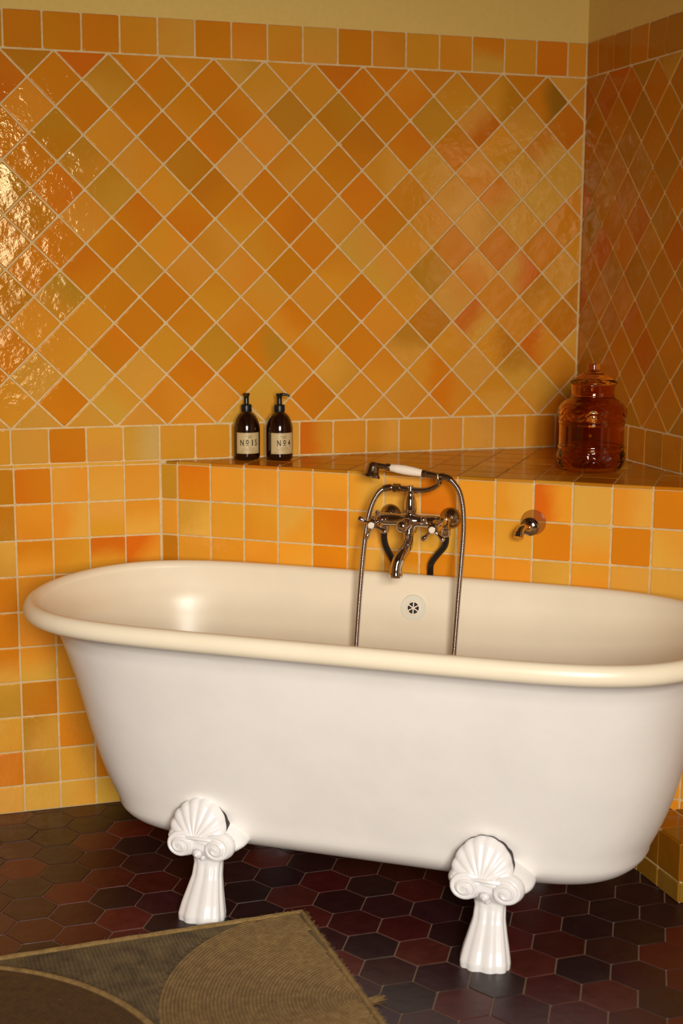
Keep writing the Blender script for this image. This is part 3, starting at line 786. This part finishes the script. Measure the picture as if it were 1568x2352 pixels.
# ------------------------------------------------------------------ soap bottles
M_BOT = mat('dark_amber_glass', srgb(30, 11, 5), .12, **{'Transmission Weight': .0, 'Coat Weight': .6})
M_PUMP = mat('black_plastic', srgb(14, 13, 12), .34)
M_LABEL = mat('cream_label_paper', srgb(198, 176, 128), .38)
M_INK = mat('dark_green_ink', srgb(34, 34, 16), .6)
M_INK2 = mat('pale_brown_ink', srgb(130, 104, 62), .6)
def text_geo(txt, size, xs=1.0):
    cu = D.curves.new('lettering', 'FONT'); cu.body = txt; cu.size = size; cu.align_x = 'CENTER'; cu.resolution_u = 3; cu.offset = size * (.022 if len(txt) == 1 else .006)
    o = D.objects.new('lettering', cu); COL.objects.link(o)
    bpy.context.view_layer.update()
    me = o.evaluated_get(bpy.context.evaluated_depsgraph_get()).to_mesh()
    bm = bmesh.new(); bm.from_mesh(me); bmesh.ops.triangulate(bm, faces=bm.faces)
    v = [(p.co.x * xs, p.co.y) for p in bm.verts]; f = [tuple(q.index for q in fc.verts) for fc in bm.faces]
    bm.free(); o.evaluated_get(bpy.context.evaluated_depsgraph_get()).to_mesh_clear(); D.objects.remove(o); return v, f
BR = .0392
def wrap(mb, x, z, r, mid): a = mid + x / r; return (r * math.sin(a), -r * math.cos(a), z)
def bottle(loc, rz, label, number, sub, mid, nozzle):
    b = empty('soap_bottle', Matrix.Translation(loc) @ Matrix.Rotation(rz, 4, 'Z'), label, 'bottle', 'soap bottles on the corner shelf')
    prof = [(.030, 0), (.0345, .0012), (.0380, .005), (BR, .012), (BR, .088), (.0388, .096), (.0370, .106), (.0335, .117), (.0285, .127), (.0220, .1345), (.0165, .139), (.0135, .1415), (.0130, .146)]
    MB().lathe(prof, 48).build('glass_body', M_BOT, b, angle=60)
    p = MB().lathe([(.0148, .1405), (.0152, .142), (.0152, .1605), (.0142, .162), (.0078, .1632), (.0072, .165), (.0072, .184)], 32)
    for i in range(24):
        a = 2 * math.pi * i / 24; p.box(.0148, .0158, -.0009, .0009, .143, .160, Matrix.Rotation(a, 4, 'Z'))
    p.build('pump_collar', M_PUMP, b)
    h = MB().lathe([(.0072, .180), (.0074, .186), (.0098, .190), (.0102, .1935), (.0092, .1945), (0, .1935)], 28)
    h.tube(spline([(math.cos(nozzle) * t, math.sin(nozzle) * t, z) for t, z in ((.002, .1915), (.012, .1920), (.022, .1905), (.030, .1865))], 5), smooth_list([.0046, .0042, .0034, .0028], 5), 12)
    h.build('pump_head', M_PUMP, b)
    rl = BR + .00025; z0, z1 = .0205, .0820; hw = .0378
    V = []; n = 28
    for i in range(n + 1):
        x = -hw + 2 * hw * i / n; V += [wrap(None, x, z0, rl, mid), wrap(None, x, z1, rl, mid)]
    lab = mesh_obj('label', V, [(2 * i, 2 * i + 2, 2 * i + 3, 2 * i + 1) for i in range(n)], M_LABEL, b, True)
    big = MB(); small = MB(); ri = rl + .0003
    def put(mb, txt, size, x, z, xs=1.0):
        v, f = text_geo(txt, size, xs); mb.add([wrap(None, x + a, z + c, ri, mid) for a, c in v], f)
    zz = .0445
    if number == '15':
        put(big, 'N', .0245, -.0200, zz, .66); put(big, 'o', .0262, -.0040, zz + .0050, .62); put(big, '1', .0245, .0112, zz, .95); put(big, '5', .0245, .0238, zz, .66)
        ul = -.0040
    else:
        put(big, 'N', .0245, -.0128, zz, .66); put(big, 'o', .0262, .0040, zz + .0050, .62); put(big, '4', .0245, .0200, zz, .66); ul = .0040
    def bar(mb, xa, xb, za, zb, r):
        m_ = 14
        mb.add([wrap(None, xa + (xb - xa) * i / m_, z, r, mid) for i in range(m_ + 1) for z in (za, zb)], [(2 * i, 2 * i + 2, 2 * i + 3, 2 * i + 1) for i in range(m_)])
    bar(big, ul - .0048, ul + .0048, zz + .0004, zz + .0021, ri)
    put(big, 'Les CHOSES', .0042, .001, .0715, .85); put(big, 'SIMPLES', .0042, .004, .0668, .85)
    put(small, sub, .0042, .003, .0375, .95)
    put(small, "Savon liquide pour les mains", .0036, .0, .0335, .95); put(small, "et le corps enrichi d'huile d'olive", .0032, .0, .0292, .95)
    put(small, '300 ml', .0036, -.0215, .0248, .95); put(small, 'Made in France', .0036, .0185, .0248, .95)
    for za in (z0 + .0018, z1 - .0024): bar(small, -hw + .002, hw - .002, za, za + .0005, ri)
    for xa in (-hw + .002, hw - .0025): bar(small, xa, xa + .0005, z0 + .0018, z1 - .0019, ri)
    big.build('number_lettering', M_INK, lab, smooth=False); small.build('fine_print', M_INK2, lab, smooth=False)
    return b
LT = LEDGE + .0006
bottle((-1.0945, -.0440, LT), math.radians(-14), 'dark amber pump soap bottle labelled No 15, left of the pair on the shelf', '15', "Vert", math.radians(9), math.radians(-92))
bottle((-1.0030, -.0770, LT), math.radians(-14), 'dark amber pump soap bottle labelled No 4, beside the No 15 bottle', '4', "Fleur d'Oranger", math.radians(15), math.radians(0))

# ------------------------------------------------------------------ amber glass jar
m = mat('amber_glass', (.79, .41, .09), .03, **{'Transmission Weight': 1.0, 'IOR': 1.48}); M_AMBER = m
jar = empty('glass_jar', Matrix.Translation((-.226, -.540, LT)) @ Matrix.Diagonal((.965, .965, 1.04, 1)), 'big embossed amber glass storage jar with knobbed lid at the right end of the shelf', 'jar')
def emboss(r, z, a):
    e = 0
    for zc, hz, amp, na in ((.158, .020, .0032, 11), (.036, .022, .0034, 12)):
        w = max(0, 1 - ((z - zc) / hz) ** 2)
        if w > 0:
            c = (a * na / (2 * math.pi)); f = abs(math.sin(math.pi * c)) ; g = abs(math.sin(math.pi * (c * 2 + z * 90))) 
            e += amp * w * (f ** .7 * .7 + .5 * g * math.sin(z * 420 + 5 * math.sin(a * 7)))
    return r + e
outer = [(.055, 0), (.070, .001), (.083, .006), (.0905, .013), (.0945, .022), (.0965, .034), (.0965, .048), (.0945, .056), (.0940, .061), (.0962, .0635), (.0962, .0665), (.0938, .069), (.0935, .09), (.0935, .112), (.0938, .128), (.0958, .131), (.0958, .1345), (.094, .137), (.0955, .146), (.0968, .158), (.0955, .170), (.0905, .180), (.0800, .1885), (.0690, .194), (.0625, .199), (.0605, .2035), (.0612, .2055), (.0612, .208), (.0605, .210), (.0612, .216), (.0625, .228), (.0635, .233)]
inner = [(.0600, .233), (.0585, .216), (.0575, .203), (.066, .1905), (.076, .185), (.0865, .177), (.0915, .168), (.0915, .146), (.0905, .135), (.0900, .112), (.0900, .07), (.0905, .05), (.0885, .03), (.080, .016), (.060, .0085), (.02, .0075), (0, .0075)]
def dense(p, d=.003):
    o_ = [p[0]]
    for a, b in zip(p, p[1:]):
        n = max(1, int(math.hypot(b[0] - a[0], b[1] - a[1]) / d))
        for i in range(1, n + 1): o_.append((a[0] + (b[0] - a[0]) * i / n, a[1] + (b[1] - a[1]) * i / n))
    return o_
od = dense(outer); idn = inner; nn = 144; V = []; F = []; pr = [(0, 0)] + od + idn; mlen = len(pr)
for j in range(nn):
    a = 2 * math.pi * j / nn
    for i, (r, z) in enumerate(pr):
        if 1 <= i <= len(od): r = emboss(r, z, a)
        V.append((r * math.cos(a), r * math.sin(a), z))
for j in range(nn):
    k2 = (j + 1) % nn
    for i in range(mlen - 1): F.append((j * mlen + i, k2 * mlen + i, k2 * mlen + i + 1, j * mlen + i + 1))
MB().add(V, F).build('jar_body', M_AMBER, jar, angle=50)
lid = MB().lathe([(0, .2425), (.054, .2350), (.0562, .2335), (.058, .2345), (.0665, .2345), (.0685, .2365), (.0685, .2395), (.0650, .2430), (.054, .2490), (.044, .2555), (.032, .2620), (.0232, .2655), (.0195, .2690), (.0185, .2760), (.0195, .2860), (.0185, .2882), (0, .2885)], 64)
lid.build('lid', M_AMBER, jar, angle=50)

# ------------------------------------------------------------------ jute rug of stitched cord
def cordmat(name, a, b, sc=60):
    m = mat(name, a, .95); k = N(m); tc = k.n('ShaderNodeTexCoord')
    n = k.noise(tc.outputs['Object'], sc, 4, .7); k.l(k.ramp(n.outputs[0], [(.3, b), (.7, a)]), k.b.inputs['Base Color'])
    k.bump(k.noise(tc.outputs['Object'], 420, 2).outputs[0], .8, .0025); return m
M_J1 = cordmat('jute_light', srgb(140, 112, 68), srgb(104, 80, 44)); M_J2 = cordmat('jute_grey', srgb(116, 98, 64), srgb(72, 58, 36), 25); M_J3 = cordmat('jute_brown', srgb(86, 58, 18), srgb(64, 42, 11)); M_J4 = cordmat('jute_binding', srgb(148, 120, 70), srgb(112, 86, 48))
rug = empty('jute_rug', Matrix.Translation((-1.163, -.884, 0)) @ Matrix.Rotation(math.radians(2.0), 4, 'Z'), 'tan jute rug of coiled cord motifs on the floor in front of the tub', 'rug')
RWd, RHt, RT = 1.8, 1.5, .011
MB().box(-RWd, 0, -RHt, 0, .0016, RT - .003).build('rug_backing', M_J2, rug, smooth=False)
CAc, CAr = (.012, -.446), .462; CCc, CCr = (-1.030, -.556), .585
def cords(curves, m, name, r, z):
    mb = MB()
    for c in curves:
        if len(c) < 5: continue
        n = len(c); v = []; f = []
        for i in range(n):
            a = Vector(c[max(i - 1, 0)]); b = Vector(c[min(i + 1, n - 1)]); t = (b - a)
            if t.length < 1e-9: t = Vector((1, 0))
            t.normalize(); nx = Vector((-t.y, t.x)); p = Vector(c[i]); rr = r * random.uniform(.85, 1.08)
            for s, h in ((1, 0), (.6, .8), (0, 1), (-.6, .8), (-1, 0)): v.append((p.x + nx.x * rr * s, p.y + nx.y * rr * s, z + h * r * .8))
        for i in range(n - 1):
            for j in range(4): f.append((i * 5 + j, i * 5 + j + 1, (i + 1) * 5 + j + 1, (i + 1) * 5 + j))
        mb.add(v, f)
    o = mb.build(name, m, rug, angle=60); o['kind'] = 'stuff'; return o
inside = lambda x, y: -RWd + .012 < x < -.012 and -RHt + .012 < y < -.012
def split(pts, ok):
    out = []; cur = []
    for p in pts:
        if ok(*p): cur.append(p)
        else:
            if len(cur) > 1: out.append(cur)
            cur = []
    if len(cur) > 1: out.append(cur)
    return out
z = RT - .004; cs = []
rr_ = .01
while rr_ < CAr:
    cs += split([(CAc[0] + rr_ * math.cos(a), CAc[1] + rr_ * math.sin(a)) for a in [math.radians(80 + 2.0 * i) for i in range(101)]], inside); rr_ += .0085
cords(cs, M_J1, 'coiled_cord_fan', .0047, z)
cs = []; rr_ = .008
while rr_ < CCr - .014:
    cs += split([(CCc[0] + rr_ * math.cos(a), CCc[1] + rr_ * math.sin(a)) for a in [math.radians(3.0 * i) for i in range(121)]], inside); rr_ += .0085
cords(cs, M_J3, 'coiled_cord_disc', .0046, z)
cords(split([(CCc[0] + (CCr - .004) * math.cos(a), CCc[1] + (CCr - .004) * math.sin(a)) for a in [math.radians(2.0 * i) for i in range(181)]], inside), M_J4, 'disc_binding', .0095, z)
cs = []; x = -RWd + .015
okb = lambda px, py: inside(px, py) and math.hypot(px - CAc[0], py - CAc[1]) > CAr + .002 and math.hypot(px - CCc[0], py - CCc[1]) > CCr + .003
while x < -.012:
    cs += split([(x + .0035 * math.sin(y_ * 9 + x * 30), y_) for y_ in [-.006 - .012 * i for i in range(124)]], okb); x += .0098
cords(cs, M_J2, 'straight_cord_ground', .0054, z)
bi = MB()
for pts in ([(-RWd, -.004, z + .001), (-.004, -.004, z + .001), (-.004, -RHt, z + .001)],):
    dense_ = []
    for a, b in zip(pts, pts[1:]):
        for i in range(60): dense_.append(tuple(a[j] + (b[j] - a[j]) * i / 60 for j in range(3)))
    dense_.append(pts[-1]); bi.tube(dense_, [.0072 * (1 + .1 * math.sin(i * 2.1)) for i in range(len(dense_))], 8)
bi.build('edge_binding', M_J4, rug)
fr = MB()
for i in range(900):                                  # loose fibres along the edges
    if i % 2: p = Vector((random.uniform(-RWd, 0), .0, random.uniform(.004, .012))); d = Vector((random.gauss(0, .5), abs(random.gauss(.7, .4)), random.uniform(-.1, .6)))
    else: p = Vector((0, random.uniform(-1.0, 0), random.uniform(.004, .012))); d = Vector((abs(random.gauss(.7, .4)), random.gauss(0, .5), random.uniform(-.1, .6)))
    l = random.uniform(.004, .012); t = d.normalized() * l
    fr.tube([p, p + t], [.00045, .0002], 3)
for i in range(40):
    p = Vector((0, -.462 + random.gauss(0, .006), .006)); d = Vector((1, random.gauss(.15, .12), random.uniform(-.05, .15))); fr.tube([p, p + d * random.uniform(.02, .045)], [.0008, .0004], 3)
o = fr.build('loose_fibre', M_J1, rug, smooth=False); o['kind'] = 'stuff'
